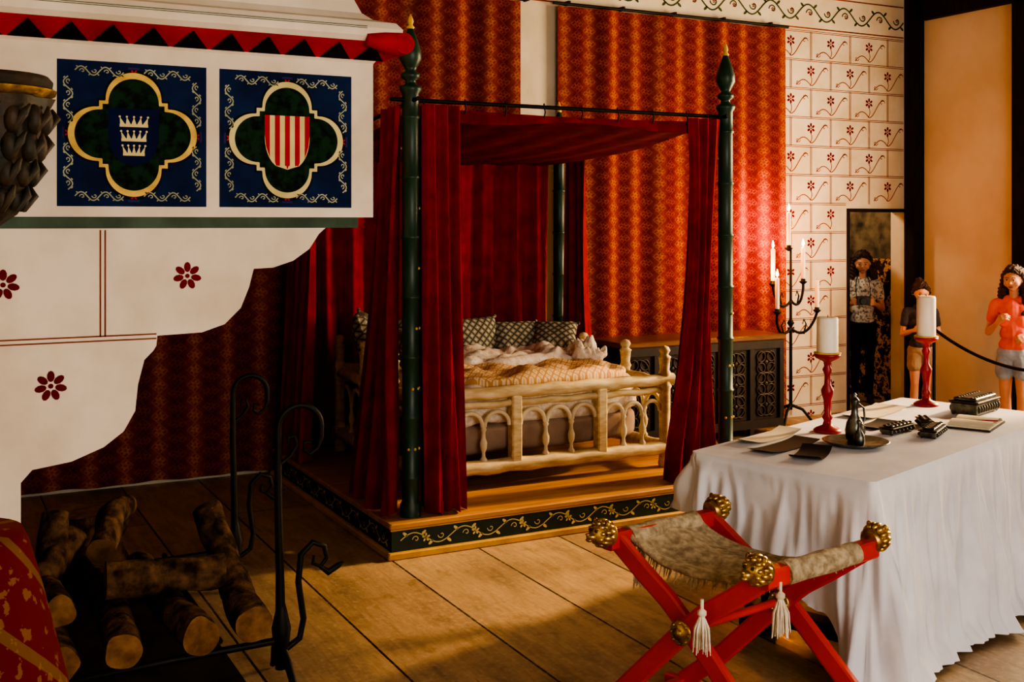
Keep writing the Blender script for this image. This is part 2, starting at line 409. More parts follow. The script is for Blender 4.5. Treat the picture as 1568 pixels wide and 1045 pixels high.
def ring(o,z): return [(XL,YH-o,z),(1.35+o,YH-o,z),(1.35+o,YH2+o,z),(XL,YH2+o,z)]
cp=[(0,2.235),(.008,2.245),(.06,2.302),(.075,2.318),(.078,2.345),(.06,2.368),(0,2.385),(-.03,2.41),(-.28,3.0),(-.5,ZC)]
for i in range(len(cp)-1):
    a=ring(*cp[i]); b=ring(*cp[i+1]); mt=cornicered if i==1 else hoodwhite
    mb.add(a+b,[(k,k+1,k+5,k+4) for k in range(3)],mt)
mb.done('hood_body',fp)
mb=MB()
mb.tube([(1.30,YH-.07,2.305),(1.36,YH-.07,2.30),(1.43,YH-.07,2.297)],[.02,.034,.040],cornicered,14); mb.tube([(1.425,YH-.1,2.297),(1.425,YH+.35,2.297)],.036,cornicered,14)
dn=V((0,-.057,.052)); L=dn.length
for k in range(18):
    u=-.5+k*.118
    if u>1.28: break
    P=Pl((0,YH-.008,2.245),(1,0,0),dn.normalized(),V((0,-.052,-.057)).normalized())
    ngon(mb,P,[(u+.006,L*.02),(u+.112,L*.02),(u+.059,L*.93)],blackpaint,.0025)
H=Pl((0,YH,0),(1,0,0),(0,0,1),(0,-1,0))
def panel(cx,cz,s,second):
    h=s/2
    ngon(mb,H,[(cx-h,cz-h),(cx+h,cz-h),(cx+h,cz+h),(cx-h,cz+h)],navy,.001)
    bd=s*.07
    for vv in (cz-h+bd,cz+h-bd):
        vine(mb,H,cx-h+.05,cx-.03,vv,bd*.42,.085,ivory,.0038); vine(mb,H,cx+.03,cx+h-.05,vv,bd*.42,.085,ivory,.0038)
    for uu in (cx-h+bd,cx+h-bd):
        vine(mb,H,cz-h+.05,cz-.03,uu,bd*.42,.085,ivory,.0038,vert=True); vine(mb,H,cz+.03,cz+h-.05,uu,bd*.42,.085,ivory,.0038,vert=True)
    for dx,dz in ((0,h-bd),(0,-h+bd),(h-bd,0),(-h+bd,0)):
        ngon(mb,H,[(cx+dx-.017,cz+dz-.017),(cx+dx+.017,cz+dz-.017),(cx+dx+.017,cz+dz+.017),(cx+dx-.017,cz+dz+.017)],mviolet,.0014); flower(mb,H,(cx+dx,cz+dz),.012,redstripe,.0018,4,pi/4)
    def q(sc):
        P=[]
        for i in range(200):
            t=2*pi*i/200+.0001; ph=((t+pi/4)%(pi/2))-pi/4; d=.57;r=.435
            rr=d*cos(ph)+math.sqrt(max(0,r*r-(d*sin(ph))**2)); sq=.535/max(abs(cos(t)),abs(sin(t)))
            rr=max(rr,sq) if abs(abs(ph)-pi/4)<.22 else rr
            P.append((cx+rr*sc*cos(t),cz+rr*sc*sin(t)))
        return P
    R=s*.43
    fan(mb,H,(cx,cz),q(R*1.05),blackpaint,.0016); 
    fan(mb,H,(cx,cz),q(R),palegold if second else gold,.0020)
    fan(mb,H,(cx,cz),q(R*.90),dgreen,.0024)
    w=s*.17; zt_=cz+s*.18
    def hw(t): return w*(1 if t<.4 else math.sqrt(max(0,1-((t-.4)/.6)**2))**.85)
    Hs=s*.40
    side=[(hw(i/14),zt_-Hs*i/14) for i in range(15)]
    pts=[(cx+a,b) for a,b in side]+[(cx-a,b) for a,b in reversed(side[:-1])]
    if not second:
        fan(mb,H,(cx,cz),pts,mshield,.0028)
        for j in range(3):
            zc=zt_-Hs*(.1+.25*j)-.026; cw=.042-.005*j
            ngon(mb,H,[(cx-cw,zc-.012),(cx+cw,zc-.012),(cx+cw,zc-.003),(cx-cw,zc-.003)],palegold,.0032)
            for t in range(5):
                u=cx-cw+cw*2*(t+.5)/5; g=cw*.34; lean=(t-2)*.004
                ngon(mb,H,[(u-g*.5,zc-.003),(u+g*.5,zc-.003),(u+lean,zc+.018)],palegold,.0032); disc(mb,H,(u+lean,zc+.019),.0035,palegold,.0034,8)
    else:
        fan(mb,H,(cx,cz),pts,palegold,.0028)
        for t in range(0,9,2):
            a0=-w+2*w*t/9; a1=a0+2*w/9
            def zb(a):
                for i in range(14,-1,-1):
                    if hw(i/14)>=abs(a)-1e-6: return zt_-Hs*i/14
                return zt_
            seq=[a0+(a1-a0)*i/4 for i in range(5)]
            ngon(mb,H,[(cx+a,zb(a)) for a in seq]+[(cx+a1,zt_),(cx+a0,zt_)],redstripe,.0032)
panel(.571,1.967,.44,False); panel(1.052,1.967,.44,True)
C_=Pl((0,YH+.01,0),(1,0,0),(0,0,1),(0,-1,0))
for c in ((.734,1.53,.045),(.335,1.21,.047),(.205,1.515,.047)): flower(mb,C_,c[:2],c[2],fred,n=7)
for d in (-.007,.007):
    ribbon(mb,C_,[(-.2,1.345+d),(.64,1.345+d)],.0045,lred); ribbon(mb,C_,[(.482+d,1.35),(.482+d,1.675)],.0045,lred)
    ribbon(mb,C_,[(.10+d*.6,.3),(.10+d*.6,.9)],.003,lred)
    ribbon(mb,Pl((0,YH-.0785,0),(1,0,0),(0,0,1),(0,-1,0)),[(-.5,2.345+d*.4),(1.3,2.345+d*.4)],.002,hoodgreen)
mb.done('painted_decoration',fp)
mb=MB(); mb.box((XL+.001,YH+.34,.0),(XL+.05,YH2-.34,1.67),ash); mb.done('fireback')
mb=MB(); mb.box((XL+.06,YH+.34,0),(1.05,YH2-.34,.008),ash); mb.done('hearth_slab')

mb=MB()
lump=lambda a,z:.10*sin(a*7+z*20)*sin(z*38)
bcx=.15
mb.lathe([(.03,1.69),(.07,1.72),(.095,1.78),(.12,1.84),(.13,1.91),(.145,1.98),(.155,2.03)],darkbronze,(bcx,3.30,0),28,lump=lump)
for k in range(13):
    a=2*pi*k/13
    for z,r,q in ((1.76,.085,.022),(1.83,.108,.026),(1.90,.125,.028),(1.97,.14,.027)):
        aa=a+z*7; mb.sph((bcx+r*cos(aa),3.30+r*sin(aa),z),(q*.9,q*.9,q*1.5),darkbronze)
        mb.tube([(bcx+r*1.05*cos(aa),3.30+r*1.05*sin(aa),z-.03),(bcx+(r+.03)*cos(aa+.1),3.30+(r+.03)*sin(aa+.1),z+.01),(bcx+(r+.02)*cos(aa+.25),3.30+(r+.02)*sin(aa+.25),z+.035)],[.008,.012,.004],darkbronze,6)
mb.lathe([(.15,2.03),(.168,2.04),(.172,2.052)],brass,(bcx,3.30,0),28); mb.lathe([(.168,2.052),(.16,2.06),(.163,2.075),(.15,2.09)],darkbronze,(bcx,3.30,0),28)
mb.tube([(bcx,3.35,1.9),(bcx,3.60,1.9)],.05,darkbronze); mb.done('carved_wall_bracket')
mb=MB(); mb.lathe([(.33,0),(.335,.04),(.32,.08),(.29,.40),(.25,.58),(.19,.83),(.165,.92),(.15,.955),(.02,.96)],redgoldm,(0,0,0),32); o=mb.done('painted_pedestal'); o.location=(.065,3.0,0)

# ------------------------------------------------------------------ andirons
def andiron(x,y,name,dz=0):
    mb=MB(); P=lambda a,z:(x+a,y,z+dz*(z>.5))
    R=.082
    st=[P(0,0.05),P(-.005,.4),P(-.012,.7),P(-.012,.90)]
    crook=[P(-.012+R+R*cos(t),.935+R*sin(t)) for t in [pi-pi*i/12 for i in range(13)]]
    mb.tube(st+crook+[P(.152,.89),P(.138,.85)],[.022,.016,.014,.013]+[.012]*13+[.01,.006],black,10)
    mb.tube([P(.138,.85),P(.11,.832),P(.085,.85),P(.09,.878),P(.115,.876)],[.009,.009,.008,.007,.005],black)
    mb.tube([P(-.01,.8),P(.035,.83),P(.06,.87),P(.05,.905),P(.025,.90),P(.028,.875)],[.009,.008,.008,.007,.006,.004],black)
    mb.tube([(x+a,y,z) for a,z in ((.02,.12),(.07,.15),(.085,.22),(.065,.36),(.075,.46),(.12,.5),(.165,.48),(.175,.435),(.15,.405),(.12,.42),(.125,.45))],[.012]*5+[.011,.010,.009,.008,.007,.005],black)
    mb.tube([(x+a,y,z) for a,z in ((.15,.405),(.18,.38),(.22,.40),(.24,.41))],[.008,.014,.012,.003],black)
    mb.lathe([(.012,.1),(.03,.14),(.036,.2),(.02,.27),(.012,.3)],black,(x,y,0),12)
    for s in (-1,1): mb.tube([(x,y,.12),(x,y+s*.08,.10),(x+.01,y+s*.13,.03),(x+.01,y+s*.15,.012)],[.018,.016,.014,.012],black)
    mb.tube([(x,y,.155),(x-.4,y,.15),(x-.75,y,.14),(x-.78,y,.026)],.014,black)
    return mb.done(name)
andiron(1.17,4.08,'andiron'); andiron(1.3,5.3,'andiron',-.045)
mb=MB(); mb.tube([(.95,4.10,.180),(.95,4.7,.180),(.97,5.28,.180)],.011,black); mb.tube([(.6,4.10,.178),(.6,5.28,.178)],.011,black); mb.done('fire_grate_bar')
def log(pts,r,name='firewood_log'):
    mb=MB(); P=[]; R=[]
    pts=[V(p) for p in pts]
    for i in range(len(pts)-1):
        for k in range(9):
            P.append(pts[i].lerp(pts[i+1],k/9)); R.append(r[i]+(r[i+1]-r[i])*k/9)
    P.append(pts[-1]); R.append(r[-1]); mb.tube(P,R,bark,26,capmat=logend,wob=.32)
    mb.done(name)
log([(.66,5.52,.012),(.66,5.52,.37)],[.175,.165],'chopping_stump')
log([(1.04,3.98,.265),(1.03,4.25,.31),(1.04,4.45,.42),(1.02,4.62,.53)],[.066,.06,.052,.056])
log([(.85,3.96,.262),(.80,4.45,.27),(.8,4.9,.262)],[.066,.066,.06])
log([(.60,3.96,.255),(.62,4.4,.262),(.6,4.9,.26)],[.060,.063,.06])
log([(.40,3.98,.23),(.38,4.5,.23),(.4,5.0,.23)],[.062,.062,.06])
log([(.58,4.28,.405),(1.0,4.26,.385)],[.070,.060])
log([(.36,4.5,.36),(.52,4.75,.46)],[.06,.055])
log([(.42,4.62,.36),(.46,4.72,.56)],[.055,.05])
log([(.62,4.7,.39),(.70,4.95,.48),(.78,5.15,.46)],[.058,.055,.05])
log([(.22,4.2,.09),(.20,4.9,.09)],[.07,.07])
log([(.42,4.15,.36),(.40,4.45,.35)],[.05,.05])
log([(.22,4.25,.22),(.27,4.35,.50)],[.06,.05])

# ------------------------------------------------------------------ bed platform
PX0,PX1,PY0,PY1,PZ=2.07,4.45,5.28,7.44,.18
bp=empty('bed_platform')
mb=MB(); mb.box((PX0+.012,PY0+.012,.035),(PX1-.012,PY1,.15),platgreen)
mb.bbox((PX0-.012,PY0-.012,0),(PX1+.012,PY1,.036),goldtrim,.006); mb.bbox((PX0,PY0,.15),(PX1,PY1,PZ),platwood,.006)
mb.box((PX0+.005,PY0+.004,.143),(PX1-.005,PY0+.012,.15),goldtrim)
mb.done('dais',bp)
mb=MB(); F=Pl((0,PY0+.012,0),(1,0,0),(0,0,1),(0,-1,0)); 
vine(mb,F,PX0+.06,PX1-.06,.091,.032,.27,palegold,.0055); 
for k in range(8): flower(mb,F,(PX0+.06+(k+.5)*.28,.091),.024,palegold,n=5)
F2=Pl((PX0+.012,0,0),(0,-1,0),(0,0,1),(-1,0,0)); vine(mb,F2,-PY1+.1,-PY0-.06,.091,.032,.27,palegold,.0055)
mb.done('vine_painting',bp)
# ------------------------------------------------------------------ canopy
cn=empty('bed_canopy')
def post(x,y,top,name):
    mb=MB(); r=.044
    z0=PZ; fz=top-.36
    pr=[(r*1.25,z0),(r*1.25,z0+.06),(r,z0+.08)]
    z=z0+.2
    while z<fz-.1:
        pr+=[(r,z-.012),(r*1.14,z-.004),(r*1.14,z+.004),(r,z+.012)]; z+=.31
    pr+=[(r,fz-.02),(r*1.3,fz),(r*1.3,fz+.02),(r*.7,fz+.03),(r*.62,fz+.05),(r*1.1,fz+.065),(r*1.1,fz+.085),(r*.6,fz+.1),(r*.8,fz+.12),(r*1.3,fz+.16),(r*1.28,fz+.20),(r*.85,fz+.26),(r*.5,fz+.30),(r*.35,fz+.32)]
    mb.lathe(pr,postgreen,(x,y,0),20)
    mb.lathe([(r*.3,fz+.315),(r*.5,fz+.325),(r*.25,fz+.338),(r*.38,fz+.355),(r*.3,fz+.37),(.002,fz+.395)],gold,(x,y,0),14)
    z=z0+.35;k=0
    while z<fz-.1:
        for a in (-2.2,-1.4,-.6,.2): mb.sph((x+r*cos(a+k*.5),y+r*sin(a+k*.5),z),.008,gold,5,6)
        z+=.31;k+=1
    mb.done(name,cn)
post(2.23,5.40,2.74,'post_1'); post(4.27,5.40,2.74,'post_2'); post(4.2,7.28,2.56,'post_3'); post(2.23,7.28,2.56,'post_4')
mb=MB(); RZ=2.33
for a,b,za,zb in (((2.12,5.40),(4.33,5.40),RZ,RZ),((2.23,5.30),(2.23,7.3),RZ,2.16),((4.24,5.34),(4.2,7.3),RZ,2.16),((2.23,7.28),(4.2,7.28),2.16,2.16)):
    mb.tube([(a[0],a[1],za),(b[0],b[1],zb)],.011,black)
for k in range(9):
    x=2.3+k*.24; mb.tube([(x,5.40,RZ+.02),(x,5.385,RZ-.03),(x,5.40,RZ-.06)],.004,black,6)
mb.done('curtain_rods',cn)
mb=MB()
def can(u,v):
    x=2.26+1.94*u; y=5.42+1.84*v; s=sin(pi*u)**.8
    z=2.29-.165*v-.03*sin(pi*v)-.03*s*(.6+.4*sin(pi*v))+.006*sin(u*40+v*6)
    return (x,y,z)
mb.grid(can,50,40,canopyred); 
mb.grid(lambda u,v:(2.26+1.94*u,5.40+.006*sin(u*50),2.30-.03*sin(pi*u)**.8*.6-(.05+.02*sin(u*9))*v),50,3,canopyred)
mb.done('canopy_cloth',cn)
def curtain(name,ta,tb,ba,bb,z1,z0,folds,amp,mid=None,mt=velvet,ph=0):
    mb=MB(); ta,tb,ba,bb=V(ta),V(tb),V(ba),V(bb)
    def fn(u,v):
        a=ta.lerp(ba,v**1.6);b=tb.lerp(bb,v**1.6)
        if mid:
            k=mid*sin(pi*min(1,v*1.1))**1; c=(a+b)/2; a=a.lerp(c,k); b=b.lerp(c,k)
        d=b-a; n=V((-d.y,d.x)).normalized()
        uu=u+.05*sin(3*v+ph)*sin(pi*u)
        am=amp*(.45+.75*v)
        off=am*sin(2*pi*folds*uu+ph+.8*sin(v*3+ph))+am*.35*sin(2*pi*folds*2.3*uu+ph*2+v*2)
        p=a+d*uu+n*off
        return (p.x,p.y,z1+(z0-z1)*v+ (.01*sin(u*30) if v>.98 else 0))
    mb.grid(fn,int(folds*16)+8,36,mt); return mb.done(name,cn)
curtain('curtain_1',(2.18,5.42),(2.18,5.70),(2.12,5.34),(2.14,6.02),2.3,PZ+.012,3,.045,.25)
curtain('curtain_2',(2.29,5.36),(2.50,5.40),(2.30,5.36),(2.54,5.38),2.31,PZ+.012,2.5,.045,.05,ph=1)
curtain('curtain_2b',(2.25,5.48),(2.46,5.48),(2.27,5.48),(2.48,5.50),2.31,PZ+.012,3,.03,.05,ph=2.2)
curtain('curtain_3',(3.98,5.37),(4.21,5.37),(3.80,5.37),(4.16,5.37),2.31,PZ+.012,3,.035,.45,ph=.5)
curtain('curtain_3b',(4.05,5.47),(4.22,5.5),(3.9,5.47),(4.2,5.52),2.31,PZ+.012,3,.03,.35,ph=2.5)
curtain('curtain_4',(4.22,6.92),(4.22,7.2),(4.24,6.82),(4.22,7.2),2.18,PZ+.012,3,.04,.1,ph=.3)
curtain('curtain_5',(2.3,7.33),(4.15,7.33),(2.3,7.34),(4.15,7.34),2.14,PZ+.012,9,.045,0,ph=1.3)
curtain('curtain_6',(2.17,6.85),(2.17,7.3),(2.12,6.8),(2.13,7.3),2.18,PZ+.012,4,.04,0,ph=2)
# ------------------------------------------------------------------ bed
bed=empty('carved_wooden_bed')
bx0,bx1,by0,by1=2.45,4.08,5.76,7.16
def bedpost(mb,x,y,top):
    mb.lathe([(.035,PZ),(.042,PZ+.02),(.036,PZ+.06),(.034,.27),(.044,.29),(.034,.31),(.036,.66),(.045,.68),(.036,.70),(.03,.74),(.04,.76),(.03,.78),(.036,top-.08),(.042,top-.07),(.022,top-.055),(.036,top-.03),(.026,top-.008),(.004,top)],palewood,(x,y,0),14)
mb=MB()
for y in (by0,6.2,6.73,by1): bedpost(mb,bx1,y,.93)
for y in (by0,6.2,6.68,by1): bedpost(mb,bx0,y,.95)
mb.done('bed_posts',bed)
mb=MB()
def rail(a,b,r,wob=.004):
    a,b=V(a),V(b); n=24
    mb.tube([a.lerp(b,i/n)+V((0,0,wob*sin(i*1.7))) for i in range(n+1)],[r*(1+.04*sin(i*2.1)+(.07 if i%6==0 else 0)) for i in range(n+1)],palewood,12)
for y in (by0,by1):
    rail((bx0-.04,y,.72),(bx1+.06,y,.72),.036); rail((bx0-.04,y,.30),(bx1+.06,y,.30),.042); rail((bx0,y,.655),(bx1,y,.655),.02)
for x in (bx0,bx1):
    rail((x,by0,.70),(x,by1,.70),.034); rail((x,by0,.30),(x,by1,.30),.04)
mb.done('rails',bed)
mb=MB()
def arcade(p0,p1,n):
    p0,p1=V(p0),V(p1); d=(p1-p0)/n; t=d.normalized()
    for i in range(n+1):
        c=p0+d*i
        if 0<i<n: mb.lathe([(.018,.33),(.022,.345),(.012,.36),(.010,.385),(.02,.41),(.022,.44),(.012,.47),(.011,.50),(.018,.515),(.012,.53)],paint_white,(c.x,c.y,0),10)
    for i in range(n):
        c=p0+d*(i+.5); R=d.length*.5
        mb.tube([c+t*(R*.92*cos(q*pi/12))+V((0,0,.53+R*.95*sin(q*pi/12))) for q in range(13)],.013,paint_white,8)
fr=[(2.45,3.03),(3.03,3.61),(3.61,4.08)]
for a,b in fr: arcade((a+.03,by0,0),(b-.03,by0,0),3)
for x in (3.03,3.61): mb.bbox((x-.032,by0-.035,.27),(x+.032,by0+.035,.70),palewood,.008)
for a,b in ((by0,6.2),(6.2,6.7),(6.7,by1)):
    arcade((bx0,a+.03,0),(bx0,b-.03,0),2); arcade((bx1,a+.03,0),(bx1,b-.03,0),2)
mb.done('arcading',bed)
def soft(x0,x1,y0,y1,z0,z1,mt,k=3.5,n=40,nz=.01,name=None,parent=None,fr=6):
    m2=MB(); c=V(((x0+x1)/2,(y0+y1)/2,(z0+z1)/2)); h=V(((x1-x0)/2,(y1-y0)/2,(z1-z0)/2))
    def fn(u,v):
        a=2*pi*u; b=pi*(v-.5)
        sp=lambda w,e: math.copysign(abs(w)**e,w)
        e=2/k
        p=V((sp(cos(a),e)*sp(cos(b),e),sp(sin(a),e)*sp(cos(b),e),sp(sin(b),e)))
        q=V((c.x+h.x*p.x,c.y+h.y*p.y,c.z+h.z*p.z))
        q+=V((p.x*.3,p.y*.3,p.z))*nz*(noise.noise(q*fr)*2+noise.noise(q*fr*2.7)*.8)
        return q
    m2.grid(fn,n*2,n,mt,closed=True); return m2.done(name,parent)
soft(bx0+.06,bx1-.06,by0+.06,by1-.04,.34,.55,mattress,6,name='mattress',parent=bed)
soft(bx0+.05,bx1-.05,by0+.055,by1-.04,.50,.755,furw,6,nz=.02,name='feather_bed',parent=bed)
soft(bx0+.3,bx1-.12,by0+.07,by1-.55,.70,.80,blanketm,4,nz=.028,name='woven_blanket',parent=bed,fr=6)
soft(2.95,3.92,6.36,6.90,.74,.84,furw,3,nz=.04,name='rumpled_sheet',parent=bed,fr=9)
soft(3.80,4.04,6.28,6.56,.75,.88,furw,2.4,nz=.05,name='fur_roll',parent=bed,fr=14)
def pillow(c,sx,sy,th,rot,tilt,mt=pillowm):
    m2=MB()
    M=Matrix.Rotation(rot,4,'Z')@Matrix.Rotation(tilt,4,'X')
    def fn(u,v,s):
        x=(u*2-1);y=(v*2-1); e=(max(0,(1-x**4))*max(0,(1-y**4)))**.5
        return V((x*sx/2*(1-.07*(1-y*y)),y*sy/2*(1-.07*(1-x*x)),s*th/2*e*(1+.15*noise.noise(V((x*2,y*2,c[0]*9))))))
    m2.grid(lambda u,v:fn(u,v,1),20,20,mt); m2.grid(lambda u,v:fn(1-u,v,-1),20,20,mt)
    for a,b in ((-1,-1),(1,-1),(1,1),(-1,1)): m2.sph((a*sx/2,b*sy/2,0),.014,mt,6,8)
    o=m2.done('pillow'); o.matrix_world=Matrix.Translation(c)@M; return o
pillow((3.36,6.99,.90),.40,.30,.13,.1,1.2); pillow((3.66,6.95,.885),.36,.28,.13,-.15,.9); pillow((3.90,6.82,.90),.32,.28,.12,-.6,.65)
pillow((2.56,6.93,.92),.46,.40,.16,1.2,1.25); pillow((2.68,6.5,.88),.45,.34,.15,1.5,1.0); pillow((3.0,6.98,.90),.40,.32,.14,.1,1.15)

# ------------------------------------------------------------------ chest
ch=empty('carved_oak_chest'); cx0,cx1,cy0,cy1=4.56,6.14,7.0,7.42
mb=MB(); mb.box((cx0+.03,cy0+.03,.06),(cx1-.03,cy1,.75),darkoak); mb.bbox((cx0,cy0-.01,.755),(cx1,cy1,.80),oaktop,.01)
for i in range(6):
    x=cx0+.03+(cx1-cx0-.06)*i/5; mb.box((x-.02,cy0+.008,0.0),(x+.02,cy0+.05,.755),darkoak)
mb.box((cx0+.03,cy0+.005,.06),(cx1-.03,cy0+.05,.13),darkoak); mb.box((cx0+.03,cy0+.005,.69),(cx1-.03,cy0+.05,.755),darkoak)
mb.done('carcass',ch)
mb=MB(); carv=mat('carving_oak','#3C2A16','#22170C',.5)
for i in range(5):
    x=cx0+.03+(cx1-cx0-.06)*(i+.5)/5
    for z in (.24,.41,.58):
        for dx,dz,r in ((0,0,.085),(-.05,.045,.04),(.05,.045,.04),(-.05,-.045,.04),(.05,-.045,.04)):
            mb.tube([(x+dx+r*cos(t*pi/8),cy0+.024,z+dz+r*sin(t*pi/8)) for t in range(17)],.008,carv,6)
        mb.sph((x,cy0+.024,z),(.022,.015,.022),carv,6,8)
mb.done('tracery_carving',ch)

# ------------------------------------------------------------------ candelabrum
kx,ky=6.30,7.12
mb=MB(); lights=[]
mb.tube([(kx,ky,.16),(kx,ky,.9),(kx,ky,1.25),(kx,ky,1.47)],[.014,.012,.011,.009],black)
mb.lathe([(.012,.84),(.03,.87),(.012,.9)],black,(kx,ky,0),12)
for a in (-.4,1.7,3.7):
    mb.tube([(kx,ky,.2),(kx+.1*cos(a),ky+.1*sin(a),.16),(kx+.19*cos(a),ky+.19*sin(a),.05),(kx+.25*cos(a),ky+.25*sin(a),.012),(kx+.29*cos(a),ky+.29*sin(a),.035)],[.013,.012,.011,.009,.005],black)
for dx,dy,zb,zt_,lit in ((-.17,.02,1.20,1.48,1),(-.22,-.09,.98,1.25,1),(-.02,0,1.49,1.78,1),(.16,.03,1.21,1.49,1),(.2,-.09,.98,1.22,0)):
    ex_,ey_=kx+dx,ky+dy
    if abs(dx)>.05:
        P=[]
        for i in range(13):
            t=i/12; P.append((kx+dx*sin(t*pi/2)**1.0,ky+dy*t,zb-.15-.09*sin(pi*t)*(1-t)+(.13)*t**2.2))
        mb.tube(P,.011,black)
        mb.tube([(kx+dx*.5,ky+dy*.5,zb-.2),(kx+dx*.62,ky+dy*.5,zb-.12),(kx+dx*.5,ky+dy*.5,zb-.08),(kx+dx*.42,ky+dy*.5,zb-.12)],[.008,.007,.006,.003],black,6)
    mb.lathe([(.008,zb-.03),(.03,zb-.012),(.034,zb-.004),(.02,zb),(.018,zb+.02)],black,(ex_,ey_,0),14)
    mb.lathe([(.018,zb+.001),(.0175,zt_-.01),(.012,zt_),(.003,zt_+.002)],wax,(ex_,ey_,0),14)
    mb.tube([(ex_,ey_,zt_),(ex_,ey_,zt_+.012)],.0015,blackpaint,6)
    if lit:
        mb.lathe([(.002,zt_+.008),(.009,zt_+.018),(.0115,zt_+.028),(.007,zt_+.048),(.001,zt_+.07)],flame,(ex_,ey_,0),12); lights.append((ex_-.04,ey_+.05,zt_+.08))
mb.done('floor_candelabrum')

# ------------------------------------------------------------------ table
T=V((2.75,3.69)); tx=V((.9474,.3201)); ty=V((.3201,-.9474)); TL,TW,TH=1.92,.775,.77
def tp(a,b,z=TH): q=T+tx*a+ty*b; return V((q.x,q.y,z))
tb=empty('trestle_table')
MT=Matrix(((tx.x,ty.x,0,T.x),(tx.y,ty.y,0,T.y),(0,0,1,0),(0,0,0,1)))
mb=MB(); mb.box((.02,.02,TH-.05),(TL-.02,TW-.02,TH-.008),oaktop,MT)
for a in (.3,TL-.3):
    mb.box((a-.04,.08,.06),(a+.04,TW-.08,.12),darkoak,MT); mb.box((a-.04,.08,TH-.12),(a+.04,TW-.08,TH-.05),darkoak,MT)
    for b in (.2,TW-.2): mb.bbox((a-.045,b-.045,.12),(a+.045,b+.045,TH-.12),darkoak,.01,MT)
    for b in (.12,TW-.12): mb.box((a-.05,b-.06,0),(a+.05,b+.06,.06),darkoak,MT)
mb.box((.3,TW/2-.03,.25),(TL-.3,TW/2+.03,.33),darkoak,MT)
mb.done('trestle_frame',tb)
mb=MB()
per=[];rc=.02
def edge(p,q,n,nrm):
    for i in range(n): t=i/n; per.append((p[0]+(q[0]-p[0])*t,p[1]+(q[1]-p[1])*t,nrm))
def arcp(cx,cy,a0,n=9):
    for i in range(n):
        a=a0-(pi/2)*i/(n-1); per.append((cx+rc*cos(a),cy+rc*sin(a),(cos(a),sin(a))))
edge((0,rc),(0,TW-rc),80,(-1,0)); arcp(rc,TW-rc,pi,13)
edge((rc,TW),(TL-rc,TW),190,(0,1)); arcp(TL-rc,TW-rc,pi/2)
edge((TL,TW-rc),(TL,rc),60,(1,0)); arcp(TL-rc,rc,0)
edge((TL-rc,0),(rc,0),140,(0,-1)); arcp(rc,rc,-pi/2)
S=[0]
for i in range(1,len(per)): S.append(S[-1]+math.hypot(per[i][0]-per[i-1][0],per[i][1]-per[i-1][1])+ (.015 if per[i][2]!=per[i-1][2] else 0))
NP=len(per); NV=34
def sst(x): x=max(0,min(1,x)); return x*x*(3-2*x)
def hem(a,b,n):
    if n[0]<-.5: return .25+.26*min(1,b/.55)+.24*sst((b-.58)/.16)
    if n[1]<-.7: return .25+.3*a/TL
    return .748
vs=[]
for j in range(NV+1):
    v=j/NV
    for i,(a,b,n) in enumerate(per):
        Dp=hem(a,b,n)
        d=Dp*v; s=S[i]
        nn_=noise.noise(V((s*6,v*.9,3.1)))*2.4+noise.noise(V((s*14+v*1.2,v*1.0,7.7)))*1.5+.8*noise.noise(V((s*32,v*2.2,1.7)))
        drop=max(0,v-.03)
        out=.014*min(1,v*12)+ (.006+.036*drop**.8)*nn_*min(1,drop*4) + .05*drop**1.5
        if n[0]<-.5: out-=.03*drop
        corn=max(0,1-abs(a-0)/.14-abs(b-TW)/.14) + max(0,1-abs(a-TL)/.12-abs(b-TW)/.12)
        out+=corn*.09*drop
        if v>.90 and Dp>.7: out+=.04*(v-.90)/.10*(1+.9*noise.noise(V((s*8,0,5))))
        out=max(out,.006)
        q=tp(a+n[0]*out,b+n[1]*out); z=TH+.003-d
        vs.append((q.x,q.y,max(z,.006+.012*abs(nn_)*(v>.97))))
fs=[(j*NP+i,(j+1)*NP+i,(j+1)*NP+(i+1)%NP,j*NP+(i+1)%NP) for j in range(NV) for i in range(NP)]
mb.add(vs,fs,linen,True)
ctr=[tp(TL*.5+(a-TL*.5)*.9,TW*.5+(b-TW*.5)*.9,TH+.0034) for a,b,n in per]
mb.add(vs[:NP]+[tuple(c) for c in ctr],[(i,(i+1)%NP,NP+(i+1)%NP,NP+i) for i in range(NP)]+[tuple(range(NP,2*NP))],linen,False)
mb.done('tablecloth',tb)
TZ=TH+.004
def candlestick(a,b,hc,name):
    q=tp(a,b); mb=MB(); c=(q.x,q.y,TZ)
    mb.lathe([(.06,0),(.062,.008),(.05,.018),(.022,.03),(.016,.05),(.024,.065),(.014,.08),(.017,.14),(.026,.17),(.028,.185),(.014,.21),(.012,.25),(.022,.275),(.014,.29),(.018,.31),(.05,.325),(.058,.335),(.058,.345),(.03,.345)],redstick,c,20)
    mb.lathe([(.058,.3455),(.06,.349),(.057,.352),(.03,.351)],gold,c,20)
    mb.lathe([(.046,.352),(.0465,.36),(.046,.352+hc-.01),(.042,.352+hc),(.03,.352+hc-.006),(.005,.352+hc-.008)],wax,c,24)
    mb.tube([(q.x,q.y,TZ+.34+hc),(q.x+.002,q.y,TZ+.36+hc)],.0015,blackpaint,6)
    return mb.done(name)
candlestick(.76,.19,.155,'pillar_candle_holder'); candlestick(1.76,.20,.20,'pillar_candle_holder')
def tab(a,b): q=tp(a,b); return (q.x,q.y,TZ)
mb=MB(); c=tab(.57,.42); mb.lathe([(.09,0),(.095,.004),(.13,.016),(.137,.02),(.13,.022),(.09,.01),(.01,.008)],pewter,c,32)
mb.done('pewter_platter')
